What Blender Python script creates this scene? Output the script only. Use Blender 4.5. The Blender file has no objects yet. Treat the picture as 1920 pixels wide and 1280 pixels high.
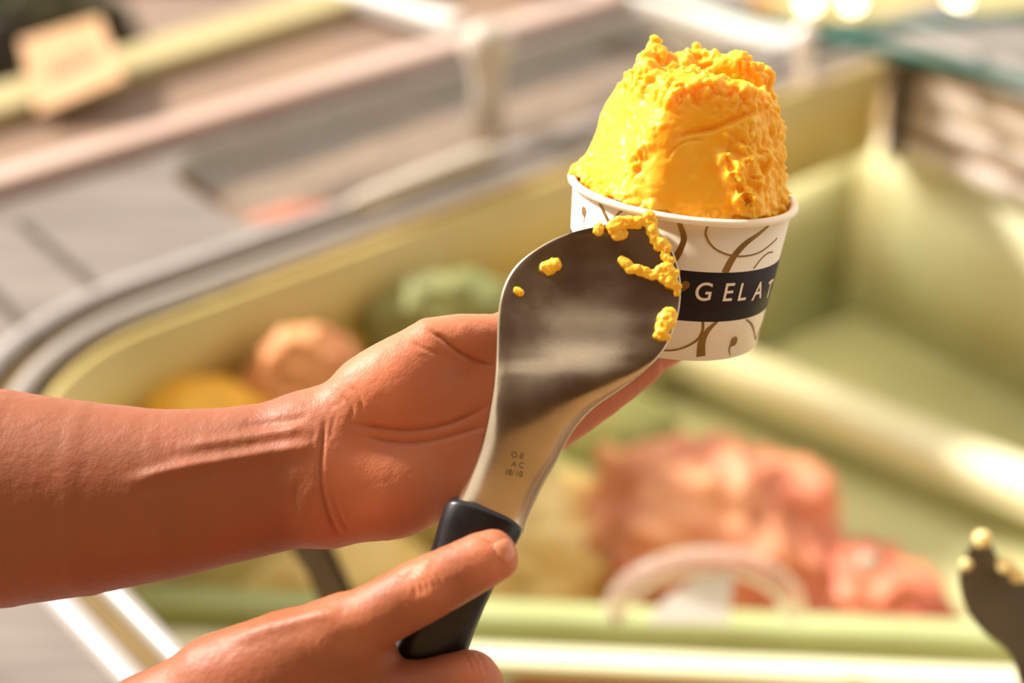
import bpy, bmesh, math, random
import numpy as np
from mathutils import Matrix, Vector

random.seed(7); np.random.seed(7)
scene = bpy.context.scene
COL = scene.collection

# ------------------------------------------------------------------ camera
FPX = 3060.0                      # focal length in pixels of the 1920 px frame
PITCH = math.radians(31.0)
CAM = np.array([0.0, 0.0, 1.55])
D0 = 0.64                         # working distance of the hands
S = D0 / FPX                      # one "pixel unit" at that distance, in metres
cam_d = bpy.data.cameras.new('camera')
cam = bpy.data.objects.new('camera', cam_d); COL.objects.link(cam)
cam_d.sensor_width = 36.0; cam_d.lens = FPX / 1920.0 * 36.0
cam_d.clip_start = 0.02; cam_d.clip_end = 60
cam.location = CAM; cam.rotation_euler = (math.pi/2 - PITCH, 0, 0)
cam_d.dof.use_dof = True; cam_d.dof.focus_distance = 0.632; cam_d.dof.aperture_fstop = 3.4
scene.camera = cam

# ------------------------------------------------------------------ world, sun, exposure
w = bpy.data.worlds.new('world'); scene.world = w; w.use_nodes = True
wb = w.node_tree.nodes['Background']
wb.inputs[0].default_value = (1.0, 0.91, 0.80, 1); wb.inputs[1].default_value = 1.15
sun_d = bpy.data.lights.new('sun', 'SUN'); sun_d.energy = 7.5; sun_d.angle = math.radians(6)
sun_d.color = (1.0, 0.92, 0.82)
sun = bpy.data.objects.new('sun', sun_d); COL.objects.link(sun)
LDIR = Vector((-0.68, 0.37, 0.64)).normalized()      # towards the sun
sun.rotation_euler = LDIR.to_track_quat('Z', 'Y').to_euler()
sun.location = (-2, 2, 4)
vs = scene.view_settings
vs.view_transform = 'Standard'; vs.look = 'None'; vs.gamma = 1.0; vs.use_curve_mapping = False
vs.exposure = 0.24

# ------------------------------------------------------------------ helpers: camera geometry
cr = np.array([1.0, 0, 0]); cu = np.array([0, math.sin(PITCH), math.cos(PITCH)])
cb = np.array([0, -math.cos(PITCH), math.sin(PITCH)])
RM = np.stack([cr, cu, cb])       # rows: camera axes in world

def P(px, py, wv=0.0):            # pixel + nearness -> camera-space point in pixel units
    D = FPX - wv
    return np.array([(px-960)*D/FPX, (640-py)*D/FPX, -D])

def toW(v):                       # camera-space pixel units -> world metres
    return CAM + (np.asarray(v)*S) @ RM

def proj(v):                      # camera-space -> pixels
    D = -v[:, 2]
    return np.stack([960 + v[:, 0]*FPX/D, 640 - v[:, 1]*FPX/D], 1)

def onz(px, py, z):               # pixel -> point on a horizontal plane
    d = np.array([(px-960)/FPX, (640-py)/FPX, -1.0]) @ RM
    return CAM + d*(z-CAM[2])/d[2]

def atd(px, py, D):               # pixel + distance in metres -> world
    return CAM + (np.array([(px-960)/FPX, (640-py)/FPX, -1.0])*D) @ RM

# ------------------------------------------------------------------ helpers: objects
def srgb(r, g, b):
    f = lambda c: (c/255/12.92) if c/255 <= 0.04045 else ((c/255+0.055)/1.055)**2.4
    return (f(r), f(g), f(b), 1.0)

def tag(o, label=None, cat=None, group=None, kind=None):
    if label: o['label'] = label
    if cat: o['category'] = cat
    if group: o['group'] = group
    if kind: o['kind'] = kind
    return o

def empty(name, loc, label, cat, group=None):
    o = bpy.data.objects.new(name, None); COL.objects.link(o)
    o.location = loc; o.empty_display_size = 0.02
    return tag(o, label, cat, group)

WORLD_LOC = {}
def build(name, verts, faces, mat, parent=None, smooth=True, tint=None):
    verts = np.asarray(verts, dtype=float)
    if parent is not None:
        off = WORLD_LOC.get(parent.name, np.array(parent.location))
    else:
        off = np.array([verts[:, 0].mean(), verts[:, 1].mean(), verts[:, 2].min()])
    me = bpy.data.meshes.new(name)
    me.from_pydata((verts-off).tolist(), [], [tuple(int(i) for i in f) for f in faces])
    me.update()
    o = bpy.data.objects.new(name, me); COL.objects.link(o)
    if parent is not None:
        o.parent = parent
        WORLD_LOC[o.name] = off
    else:
        o.location = off; WORLD_LOC[o.name] = off
    if mat: me.materials.append(mat)
    if smooth: me.polygons.foreach_set('use_smooth', [True]*len(me.polygons))
    if tint is not None:
        a = me.attributes.new('tint', 'FLOAT', 'POINT')
        a.data.foreach_set('value', np.asarray(tint, dtype=np.float32))
    return o

def bevel(o, width=0.002, seg=2, ang=40):
    m = o.modifiers.new('bevel', 'BEVEL'); m.width = width; m.segments = seg
    m.limit_method = 'ANGLE'; m.angle_limit = math.radians(ang)
    return o

# ------------------------------------------------------------------ helpers: materials
def mat(name, col, rough=0.5, metal=0.0, col2=None, nscale=20, bump=0.0, bscale=80,
        sss=0.0, sss_rad=(1, .4, .2), sss_scale=0.005, spec=0.5, trans=0.0, ior=1.45, alpha=1.0,
        stretch=None, emit=None, estr=0.0, coat=0.0):
    m = bpy.data.materials.new(name); m.use_nodes = True
    nt = m.node_tree; b = nt.nodes['Principled BSDF']
    b.inputs['Base Color'].default_value = col
    b.inputs['Roughness'].default_value = rough
    b.inputs['Metallic'].default_value = metal
    b.inputs['Specular IOR Level'].default_value = spec
    b.inputs['IOR'].default_value = ior
    b.inputs['Transmission Weight'].default_value = trans
    b.inputs['Coat Weight'].default_value = coat
    if sss > 0:
        b.inputs['Subsurface Weight'].default_value = sss
        b.inputs['Subsurface Radius'].default_value = sss_rad
        b.inputs['Subsurface Scale'].default_value = sss_scale
    if emit:
        b.inputs['Emission Color'].default_value = emit; b.inputs['Emission Strength'].default_value = estr
    tc = nt.nodes.new('ShaderNodeTexCoord')
    vec = tc.outputs['Object']
    if stretch:
        mp = nt.nodes.new('ShaderNodeMapping'); mp.inputs['Scale'].default_value = stretch
        nt.links.new(vec, mp.inputs['Vector']); vec = mp.outputs['Vector']
    if col2 is not None:
        n = nt.nodes.new('ShaderNodeTexNoise'); n.inputs['Scale'].default_value = nscale
        n.inputs['Detail'].default_value = 4
        nt.links.new(vec, n.inputs['Vector'])
        r = nt.nodes.new('ShaderNodeValToRGB')
        r.color_ramp.elements[0].position = 0.35; r.color_ramp.elements[0].color = col
        r.color_ramp.elements[1].position = 0.65; r.color_ramp.elements[1].color = col2
        nt.links.new(n.outputs['Fac'], r.inputs['Fac'])
        nt.links.new(r.outputs['Color'], b.inputs['Base Color'])
    if bump > 0:
        n2 = nt.nodes.new('ShaderNodeTexNoise'); n2.inputs['Scale'].default_value = bscale
        n2.inputs['Detail'].default_value = 5
        nt.links.new(vec, n2.inputs['Vector'])
        bp = nt.nodes.new('ShaderNodeBump'); bp.inputs['Strength'].default_value = bump
        bp.inputs['Distance'].default_value = 0.001
        nt.links.new(n2.outputs['Fac'], bp.inputs['Height'])
        nt.links.new(bp.outputs['Normal'], b.inputs['Normal'])
    return m

def rough_noise(m, lo, hi, scale):
    nt = m.node_tree; b = nt.nodes['Principled BSDF']
    n = nt.nodes.new('ShaderNodeTexNoise'); n.inputs['Scale'].default_value = scale; n.inputs['Detail'].default_value = 6
    tc = nt.nodes.new('ShaderNodeTexCoord'); nt.links.new(tc.outputs['Object'], n.inputs['Vector'])
    r = nt.nodes.new('ShaderNodeMapRange'); r.inputs[1].default_value = .38; r.inputs[2].default_value = .62
    r.inputs[3].default_value = lo; r.inputs[4].default_value = hi
    nt.links.new(n.outputs['Fac'], r.inputs[0]); nt.links.new(r.outputs[0], b.inputs['Roughness'])

def skin_material():
    m = bpy.data.materials.new('skin'); m.use_nodes = True
    nt = m.node_tree; b = nt.nodes['Principled BSDF']; L = nt.links.new
    b.inputs['Roughness'].default_value = 0.54; b.inputs['Specular IOR Level'].default_value = 0.45
    b.inputs['Subsurface Weight'].default_value = 0.22
    b.inputs['Subsurface Radius'].default_value = (1.0, 0.35, 0.15)
    b.inputs['Subsurface Scale'].default_value = 0.003
    tc = nt.nodes.new('ShaderNodeTexCoord')
    at = nt.nodes.new('ShaderNodeAttribute'); at.attribute_name = 'tint'
    mx = nt.nodes.new('ShaderNodeMix'); mx.data_type = 'RGBA'
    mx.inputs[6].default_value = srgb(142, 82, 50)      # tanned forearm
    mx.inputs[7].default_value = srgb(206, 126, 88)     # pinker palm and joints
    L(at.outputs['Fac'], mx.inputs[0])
    n = nt.nodes.new('ShaderNodeTexNoise'); n.inputs['Scale'].default_value = 55; n.inputs['Detail'].default_value = 3
    L(tc.outputs['Object'], n.inputs['Vector'])
    r = nt.nodes.new('ShaderNodeMapRange'); r.inputs[1].default_value = .3; r.inputs[2].default_value = .7
    r.inputs[3].default_value = 0.0; r.inputs[4].default_value = 0.12
    L(n.outputs['Fac'], r.inputs[0])
    m2 = nt.nodes.new('ShaderNodeMix'); m2.data_type = 'RGBA'
    m2.inputs[7].default_value = srgb(200, 84, 58)
    L(r.outputs[0], m2.inputs[0]); L(mx.outputs[2], m2.inputs[6])
    L(m2.outputs[2], b.inputs['Base Color'])
    v = nt.nodes.new('ShaderNodeTexVoronoi'); v.inputs['Scale'].default_value = 900
    L(tc.outputs['Object'], v.inputs['Vector'])
    n3 = nt.nodes.new('ShaderNodeTexNoise'); n3.inputs['Scale'].default_value = 260; n3.inputs['Detail'].default_value = 4
    L(tc.outputs['Object'], n3.inputs['Vector'])
    ad = nt.nodes.new('ShaderNodeMath'); ad.operation = 'ADD'
    L(v.outputs['Distance'], ad.inputs[0]); L(n3.outputs['Fac'], ad.inputs[1])
    bp = nt.nodes.new('ShaderNodeBump'); bp.inputs['Strength'].default_value = 0.16; bp.inputs['Distance'].default_value = 0.0005
    L(ad.outputs[0], bp.inputs['Height']); L(bp.outputs['Normal'], b.inputs['Normal'])
    return m

M = {}
M['skin'] = skin_material()
M['nail'] = mat('nail', srgb(214, 132, 98), 0.3, sss=.3, sss_scale=.002, col2=srgb(222, 144, 110), nscale=120)
M['gelato'] = mat('mango_gelato', srgb(255, 180, 36), 0.40, sss=0.55, sss_rad=(1, .5, .08), sss_scale=0.010,
                  col2=srgb(255, 190, 56), nscale=90, bump=0.3, bscale=420, spec=.35)
M['smear'] = mat('mango_gelato_smear', srgb(255, 204, 66), 0.4, sss=.5, sss_rad=(1, .5, .06), sss_scale=.003, col2=srgb(252, 190, 44), nscale=160, bump=.25, bscale=500)
M['stamp'] = mat('stamped_steel', srgb(124, 108, 90), .4, metal=1.0, col2=srgb(112, 98, 82), nscale=50)
M['paper'] = mat('cup_paper', srgb(253, 240, 218), 0.45, col2=srgb(250, 236, 212), nscale=60, sss=.12, sss_scale=.002)
M['ink'] = mat('black_band_ink', srgb(34, 25, 21), 0.55, col2=srgb(40, 29, 24), nscale=70, spec=.25)
M['gold'] = mat('gold_ink', srgb(150, 112, 40), 0.42, metal=.25, col2=srgb(128, 92, 36), nscale=80)
M['letter'] = mat('letter_ink', srgb(240, 222, 200), 0.45, col2=srgb(246, 230, 212), nscale=90)
M['steel'] = mat('brushed_steel', srgb(206, 188, 162), 0.26, metal=1.0, col2=srgb(176, 158, 134), nscale=22, bump=.02, bscale=900)
rough_noise(M['steel'], .2, .31, 34)
M['black'] = mat('black_plastic', srgb(24, 22, 24), 0.32, col2=srgb(34, 31, 32), nscale=120, bump=.08, bscale=300)
M['dark_steel'] = mat('dark_steel', srgb(112, 100, 78), 0.42, metal=.5, col2=srgb(92, 82, 64), nscale=14)
M['deck'] = mat('deck_steel', srgb(140, 130, 124), 0.36, metal=.35, col2=srgb(120, 110, 104), nscale=7, stretch=(1, 6, 1), bump=.1, bscale=120)
M['lip'] = mat('rim_white', srgb(172, 166, 162), 0.35, metal=.05, col2=srgb(162, 156, 152), nscale=9)
M['groove'] = mat('olive_groove', srgb(120, 96, 46), 0.6, col2=srgb(108, 86, 40), nscale=12)
M['goldwall'] = mat('olive_liner', srgb(208, 190, 124), 0.4, col2=srgb(196, 176, 108), nscale=5)
M['pan'] = mat('pan_olive', srgb(192, 176, 112), 0.45, col2=srgb(176, 160, 100), nscale=9)
M['greenwall'] = mat('pale_green_liner', srgb(216, 220, 188), 0.3, col2=srgb(200, 194, 154), nscale=9)  # tan noise paints the wall's mottled reflections into the liner colour
M['cream'] = mat('cream_ledge', srgb(242, 238, 204), 0.3, col2=srgb(234, 230, 194), nscale=8)
M['bracket'] = mat('dark_bracket', srgb(70, 57, 38), .5, col2=srgb(60, 48, 32), nscale=20)
M['endpanel'] = mat('tan_end_panel', srgb(176, 154, 124), .5, col2=srgb(164, 142, 114), nscale=8)
M['divider'] = mat('green_divider', srgb(176, 186, 132), .35, col2=srgb(164, 172, 118), nscale=8)
M['red2'] = mat('deep_red_gelato', srgb(222, 142, 108), .5, col2=srgb(200, 104, 84), nscale=16, sss=.3, sss_scale=.01)
M['knob'] = mat('grey_plastic', srgb(196, 186, 172), .4, col2=srgb(184, 174, 160), nscale=14)
M['rail'] = mat('silver_rail', srgb(238, 228, 226), 0.28, metal=.15, col2=srgb(226, 216, 214), nscale=11)
M['olivegel'] = mat('olive_tray', srgb(196, 196, 148), 0.5, col2=srgb(184, 182, 134), nscale=8)
M['red'] = mat('red_gelato', srgb(236, 172, 130), 0.5, col2=srgb(206, 114, 92), nscale=9, sss=.3, sss_scale=.01)
M['peach'] = mat('peach_gelato', srgb(222, 158, 104), 0.5, col2=srgb(204, 132, 88), nscale=18, sss=.3, sss_scale=.01)
M['yellow'] = mat('yellow_gelato', srgb(250, 196, 70), 0.5, col2=srgb(240, 178, 60), nscale=20, sss=.3, sss_scale=.01)
M['paleyel'] = mat('vanilla_gelato', srgb(250, 228, 164), 0.5, col2=srgb(240, 212, 136), nscale=14, sss=.3, sss_scale=.01)
M['greengel'] = mat('dull_green_heap', srgb(150, 152, 92), 0.5, col2=srgb(128, 136, 84), nscale=14, sss=.2, sss_scale=.01)
M['mocha'] = mat('mocha_gelato', srgb(146, 120, 98), 0.45, col2=srgb(124, 104, 90), nscale=6, sss=.1, sss_scale=.01)
M['brown'] = mat('brown_counter', srgb(136, 110, 88), 0.5, col2=srgb(122, 100, 86), nscale=5)
M['pinkrail'] = mat('pink_white_rail', srgb(196, 172, 160), 0.35, col2=srgb(184, 158, 144), nscale=5)
M['olive_bar'] = mat('pale_olive_bar', srgb(178, 164, 116), 0.5, col2=srgb(166, 152, 108), nscale=4)
M['card'] = mat('price_card', srgb(196, 154, 108), 0.6, col2=srgb(188, 146, 98), nscale=30)
M['cardprint'] = mat('price_card_print', srgb(140, 116, 78), 0.6, col2=srgb(132, 110, 72), nscale=40)
M['white'] = mat('white_plastic', srgb(240, 236, 230), 0.35, col2=srgb(232, 228, 222), nscale=14)
M['darkgreen'] = mat('dark_green', srgb(74, 72, 38), 0.7, col2=srgb(44, 38, 28), nscale=9)
M['maroon'] = mat('maroon', srgb(128, 82, 80), 0.6, col2=srgb(112, 70, 70), nscale=9)
M['amber'] = mat('amber_shelf', srgb(200, 150, 70), 0.4, col2=srgb(176, 124, 52), nscale=30)
M['bulb'] = mat('warm_bulb', srgb(255, 230, 190), 0.4, emit=(1, .8, .52, 1), estr=7.0, col2=srgb(255, 226, 186), nscale=9)
M['led'] = mat('led_strip', srgb(255, 244, 226), 0.4, emit=(1, .92, .78, 1), estr=0.2, col2=srgb(255, 240, 220), nscale=9)
M['caselamp'] = mat('case_lamp_strip', srgb(255, 244, 220), .4, emit=(1, .9, .68, 1), estr=15.0, col2=srgb(255, 240, 214), nscale=9)
M['glassedge'] = mat('teal_glass_edge', srgb(34, 112, 102), 0.15, col2=srgb(28, 98, 90), nscale=9)
M['plastic'] = mat('clear_plastic', srgb(244, 228, 220), 0.18, trans=.75, ior=1.15, col2=srgb(240, 222, 214), nscale=9)
def clear_glass(name, tintc, gloss=.12):
    m = bpy.data.materials.new(name); m.use_nodes = True; nt = m.node_tree; nt.nodes.clear()
    o = nt.nodes.new('ShaderNodeOutputMaterial'); mx = nt.nodes.new('ShaderNodeMixShader')
    t = nt.nodes.new('ShaderNodeBsdfTransparent'); g = nt.nodes.new('ShaderNodeBsdfGlossy')
    t.inputs[0].default_value = tintc; g.inputs['Roughness'].default_value = .04
    n = nt.nodes.new('ShaderNodeTexNoise'); n.inputs['Scale'].default_value = 6
    r = nt.nodes.new('ShaderNodeMapRange'); r.inputs[3].default_value = gloss*.6; r.inputs[4].default_value = gloss*1.4
    nt.links.new(n.outputs['Fac'], r.inputs[0]); nt.links.new(r.outputs[0], mx.inputs[0])
    nt.links.new(t.outputs[0], mx.inputs[1]); nt.links.new(g.outputs[0], mx.inputs[2]); nt.links.new(mx.outputs[0], o.inputs[0])
    return m
M['glass'] = clear_glass('clear_glass', (.97, .97, .95, 1), .09)
M['floor'] = mat('floor_tile', srgb(132, 110, 92), 0.5, col2=srgb(116, 96, 82), nscale=3)
M['added_backwall'] = mat('added_wall_tan', srgb(244, 208, 152), 0.8, col2=srgb(236, 198, 142), nscale=2)
M['added_ceiling'] = mat('added_ceiling_brown', srgb(100, 78, 56), 0.8, col2=srgb(90, 70, 50), nscale=2)

# ------------------------------------------------------------------ helpers: geometry
def catmull(pts, n=8, closed=False):
    pts = [np.asarray(p, float) for p in pts]
    out = []
    N = len(pts)
    segs = N if closed else N-1
    for i in range(segs):
        if closed:
            p0, p1, p2, p3 = pts[i-1], pts[i], pts[(i+1) % N], pts[(i+2) % N]
        else:
            p1, p2 = pts[i], pts[i+1]
            p0 = pts[i-1] if i > 0 else 2*p1-p2
            p3 = pts[i+2] if i+2 < N else 2*p2-p1
        for k in range(n):
            t = k/n
            out.append(0.5*((2*p1)+(-p0+p2)*t+(2*p0-5*p1+4*p2-p3)*t*t+(-p0+3*p1-3*p2+p3)*t**3))
    if not closed: out.append(pts[-1])
    return np.array(out)

def sweep(path, section, closed=False, up=np.array([0, 0, 1.0]), scale=None, caps=True):
    """sweep a closed 2-D section (side, up) along a path"""
    path = np.asarray(path, float); n = len(path); sec = np.asarray(section, float); m = len(sec)
    V = []; F = []
    for i in range(n):
        if closed: t = path[(i+1) % n]-path[i-1]
        else: t = path[min(i+1, n-1)]-path[max(i-1, 0)]
        t = t/np.linalg.norm(t)
        u = up-t*(up@t)
        if np.linalg.norm(u) < 1e-4: u = np.array([0, 1.0, 0])-t*t[1]
        u /= np.linalg.norm(u); s = np.cross(t, u)
        k = 1.0 if scale is None else scale[i]
        for a, b in sec: V.append(path[i]+(s*a+u*b)*k)
    rng = n if closed else n-1
    for i in range(rng):
        for j in range(m):
            a = i*m+j; b = i*m+(j+1) % m; c = ((i+1) % n)*m+(j+1) % m; d = ((i+1) % n)*m+j
            F.append((a, b, c, d))
    if not closed and caps:
        F.append(tuple(range(m-1, -1, -1))); F.append(tuple((n-1)*m+j for j in range(m)))
    return np.array(V), F

def circ(r, n=12, ry=None):
    ry = ry or r
    return [(r*math.cos(2*math.pi*k/n), ry*math.sin(2*math.pi*k/n)) for k in range(n)]

def rect(a, b): return [(-a, -b), (a, -b), (a, b), (-a, b)]

def prism(poly, z0, z1, T=lambda v: v):
    n = len(poly)
    V = [T((x, y, z0)) for x, y in poly]+[T((x, y, z1)) for x, y in poly]
    F = [tuple(range(n-1, -1, -1)), tuple(range(n, 2*n))]
    for i in range(n): F.append((i, (i+1) % n, n+(i+1) % n, n+i))
    return np.array(V), F

def boxw(p0, p1, T):
    (x0, y0, z0), (x1, y1, z1) = p0, p1
    return prism([(x0, y0), (x1, y0), (x1, y1), (x0, y1)], z0, z1, T)

def hash3(ix, iy, iz, seed):
    h = (ix*374761393+iy*668265263+iz*2147483647+seed*974711) & 0x7fffffff
    h = ((h ^ (h >> 13))*1274126177) & 0x7fffffff
    return ((h ^ (h >> 16)) & 0xffff)/65535.0

def vnoise(p, seed=0):
    p = np.asarray(p, float)
    i = np.floor(p).astype(np.int64); f = p-i; f = f*f*(3-2*f)
    r = 0
    for dx in (0, 1):
        for dy in (0, 1):
            for dz in (0, 1):
                wgt = (f[:, 0] if dx else 1-f[:, 0])*(f[:, 1] if dy else 1-f[:, 1])*(f[:, 2] if dz else 1-f[:, 2])
                r = r+wgt*hash3(i[:, 0]+dx, i[:, 1]+dy, i[:, 2]+dz, seed)
    return r*2-1

def fbm(p, octv=3, seed=0):
    r = 0; a = 1.0; s = 0
    for o in range(octv):
        r = r+a*vnoise(p*(2**o)+o*17.3, seed+o); s += a; a *= .5
    return r/s

# ------------------------------------------------------------------ helpers: signed distance modelling
class Field:
    def __init__(self, lo, hi, step):
        self.lo = np.array(lo, float); self.step = step
        self.n = np.ceil((np.array(hi)-self.lo)/step).astype(int)+1
        self.ax = [self.lo[i]+np.arange(self.n[i])*step for i in range(3)]
        self.d = np.full(self.n, 1e3, np.float32)
    def sl(self, lo, hi):
        r = []
        for i in range(3):
            a = int(max(0, math.floor((lo[i]-self.lo[i])/self.step))); b = int(min(self.n[i], math.ceil((hi[i]-self.lo[i])/self.step)+1))
            r.append(slice(a, max(a, b)))
        return tuple(r)
    def pts(self, sl):
        return (self.ax[0][sl[0]][:, None, None], self.ax[1][sl[1]][None, :, None], self.ax[2][sl[2]][None, None, :])
    def blend(self, sl, b, k):
        a = self.d[sl]
        if k <= 0: self.d[sl] = np.minimum(a, b)
        else:
            h = np.maximum(k-np.abs(a-b), 0)/k
            self.d[sl] = np.minimum(a, b)-h*h*k*.25
    def chain(self, nodes, k, into=True):
        """nodes: (point, r_side, r_depth); elliptical tapered tube, depth axis = camera axis"""
        nodes = [(np.asarray(p, float), a, b) for p, a, b in nodes]
        mr = max(max(a, b) for _, a, b in nodes)+k+6
        lo = np.min([p for p, _, _ in nodes], 0)-mr; hi = np.max([p for p, _, _ in nodes], 0)+mr
        sl = self.sl(lo, hi); X, Y, Z = self.pts(sl)
        best = np.full(self.d[sl].shape, 1e3, np.float32)
        for (A, a0, b0), (B, a1, b1) in zip(nodes[:-1], nodes[1:]):
            v = B-A; L = np.linalg.norm(v); v = v/L
            zz = np.array([0, 0, 1.0])-v*v[2]
            if np.linalg.norm(zz) < .2: zz = np.array([0, 1.0, 0])-v*v[1]
            zz /= np.linalg.norm(zz); nn = np.cross(zz, v)
            x = X-A[0]; y = Y-A[1]; z = Z-A[2]
            s = x*v[0]+y*v[1]+z*v[2]; t = np.clip(s/L, 0, 1); q = s-t*L
            ra = a0+(a1-a0)*t; rb = b0+(b1-b0)*t; rm = np.minimum(ra, rb)
            dn = x*nn[0]+y*nn[1]+z*nn[2]; dz = x*zz[0]+y*zz[1]+z*zz[2]
            e = (np.sqrt((dn/ra)**2+(dz/rb)**2+(q/rm)**2)-1)*rm
            best = np.minimum(best, e.astype(np.float32))
        self.blend(sl, best, k)
    def ell(self, c, r, ax, k):
        c = np.asarray(c, float); ax = [np.asarray(a, float)/np.linalg.norm(a) for a in ax]
        m = max(r)+k+6; sl = self.sl(c-m, c+m); X, Y, Z = self.pts(sl)
        x = X-c[0]; y = Y-c[1]; z = Z-c[2]
        k0 = 0; k1 = 0
        for a, rr in zip(ax, r):
            d = x*a[0]+y*a[1]+z*a[2]; k0 = k0+(d/rr)**2; k1 = k1+(d/rr**2)**2
        k0 = np.sqrt(k0); k1 = np.sqrt(k1)+1e-6
        self.blend(sl, (k0*(k0-1)/k1).astype(np.float32), k)
    def union(self, other, k):
        sl = tuple(slice(None) for _ in range(3)); self.blend(sl, other.d, k)
    def mesh(self, smooth=3):
        d = self.d; h = self.step
        s = d < 0
        c = np.zeros(tuple(np.array(d.shape)-1), np.int8)
        offs = [(i, j, k) for i in (0, 1) for j in (0, 1) for k in (0, 1)]
        nx, ny, nz = d.shape
        for i, j, k in offs: c += s[i:nx-1+i, j:ny-1+j, k:nz-1+k]
        act = np.argwhere((c > 0) & (c < 8))
        idx = np.full(c.shape, -1, np.int32); idx[act[:, 0], act[:, 1], act[:, 2]] = np.arange(len(act))
        val = {o: d[act[:, 0]+o[0], act[:, 1]+o[1], act[:, 2]+o[2]].astype(float) for o in offs}
        acc = np.zeros((len(act), 3)); cnt = np.zeros(len(act))
        for o in offs:
            for a in range(3):
                if o[a] == 0:
                    q = list(o); q[a] = 1; q = tuple(q)
                    va, vb = val[o], val[q]; m = (va < 0) != (vb < 0)
                    t = np.where(m, va/(va-vb+1e-12), 0)
                    p = np.array(o, float)[None, :].repeat(len(act), 0); p[:, a] += t
                    acc[m] += p[m]; cnt[m] += 1
        V = self.lo+(act+acc/cnt[:, None])*h
        F = []
        for a in range(3):
            b, cx = (a+1) % 3, (a+2) % 3
            s0 = [slice(None)]*3; s1 = [slice(None)]*3
            s0[a] = slice(0, -1); s1[a] = slice(1, None)
            A0 = s[tuple(s0)]; A1 = s[tuple(s1)]
            e = np.argwhere(A0 != A1)
            e = e[(e[:, b] > 0) & (e[:, cx] > 0) & (e[:, b] < d.shape[b]-1) & (e[:, cx] < d.shape[cx]-1)]
            inside = A0[e[:, 0], e[:, 1], e[:, 2]]
            def ci(db, dc):
                q = e.copy(); q[:, b] += db; q[:, cx] += dc
                return idx[q[:, 0], q[:, 1], q[:, 2]]
            f = np.stack([ci(-1, -1), ci(0, -1), ci(0, 0), ci(-1, 0)], 1)
            f[~inside] = f[~inside][:, ::-1]
            F.append(f)
        F = np.concatenate(F); F = F[(F >= 0).all(1)]
        E = np.concatenate([F[:, [0, 1]], F[:, [1, 2]], F[:, [2, 3]], F[:, [3, 0]]])
        for _ in range(smooth):
            V = lap(V, E, .5)
        return V, F

def lap(V, E, k):
    n = len(V); deg = np.bincount(E[:, 0], minlength=n)+np.bincount(E[:, 1], minlength=n)
    out = np.empty_like(V)
    for a in range(3):
        out[:, a] = (np.bincount(E[:, 0], V[E[:, 1], a], n)+np.bincount(E[:, 1], V[E[:, 0], a], n))/np.maximum(deg, 1)
    return V*(1-k)+out*k

def normals(V, F):
    n = np.cross(V[F[:, 2]]-V[F[:, 0]], V[F[:, 3]]-V[F[:, 1]])
    N = np.zeros_like(V)
    for j in range(4):
        for a in range(3): N[:, a] += np.bincount(F[:, j], n[:, a], len(V))
    return N/(np.linalg.norm(N, axis=1)[:, None]+1e-9)

def polydist(p, line):
    best = np.full(len(p), 1e9); tt = np.zeros(len(p)); n = len(line)-1
    for i in range(n):
        a = line[i]; v = line[i+1]-a; L = v@v+1e-9
        t = np.clip(((p-a)@v)/L, 0, 1)
        d = np.linalg.norm(p-a-t[:, None]*v, axis=1)
        m = d < best; best[m] = d[m]; tt[m] = (i+t[m])/n
    return best, tt

def crease(V, N, line, width, depth, taper=True):
    """press (depth>0) or raise (depth<0) a line into the side that faces the camera"""
    line = catmull([np.array(q, float) for q in line], 6)
    px = proj(V)
    lo = line.min(0)-4*width; hi = line.max(0)+4*width
    view = -V/np.linalg.norm(V, axis=1)[:, None]
    face = (N*view).sum(1)
    sel = np.where((px > lo).all(1) & (px < hi).all(1) & (face > 0.05))[0]
    if len(sel) == 0: return V
    d, t = polydist(px[sel], line)
    k = np.exp(-(d/width)**2)*np.clip(face[sel]*2, 0, 1)
    if taper: k *= np.clip(np.minimum(t, 1-t)*5, 0.0, 1)
    V = V.copy(); V[sel] -= N[sel]*(depth*k)[:, None]
    return V

def blobtint(V, spots):
    px = proj(V); t = np.zeros(len(V))
    for x, y, r, a in spots:
        t = np.maximum(t, a*np.exp(-(((px-[x, y])**2).sum(1))/r**2))
    return t
# ------------------------------------------------------------------ the setting
def quad_struct(name, pts, m):
    o = build(name, pts, [tuple(range(len(pts)))], m, smooth=False)
    return tag(o, kind='structure')
quad_struct('floor', [(-4, -3, 0), (4, -3, 0), (4, 6, 0), (-4, 6, 0)], M['floor'])
V, F = boxw((-3.2, -1.9, 0), (3.2, -1.8, 2.7), lambda v: v)
tag(build('added_wall_back', V, F, M['added_backwall'], smooth=False), kind='structure')  # unseen wall added behind the camera for blade reflections and warm fill
V, F = boxw((-3.2, -1.9, 2.7), (3.2, .12, 2.8), lambda v: v)
tag(build('added_ceiling', V, F, M['added_ceiling'], smooth=False), kind='structure')  # unseen slab added to block the sky and darken the blade's reflection

# ------------------------------------------------------------------ display case (frame: a along far edge, b towards the server)
ZR = 0.9
A0 = onz(225, 570, ZR); B0 = onz(1560, 100, ZR)
E1 = (B0-A0)/np.linalg.norm(B0-A0); E2 = np.array([E1[1], -E1[0], 0])
def W(v): return np.array([A0[0], A0[1], 0])+E1*v[0]+E2*v[1]+np.array([0, 0, v[2]])
def ab(px, py, z):
    q = onz(px, py, z)-A0; return q@E1, q@E2

cl = W((0.31, 0.25, 0))
case = empty('gelato_display_case', cl, 'stainless gelato display case with a rounded well and pale green liner', 'display case')

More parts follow.
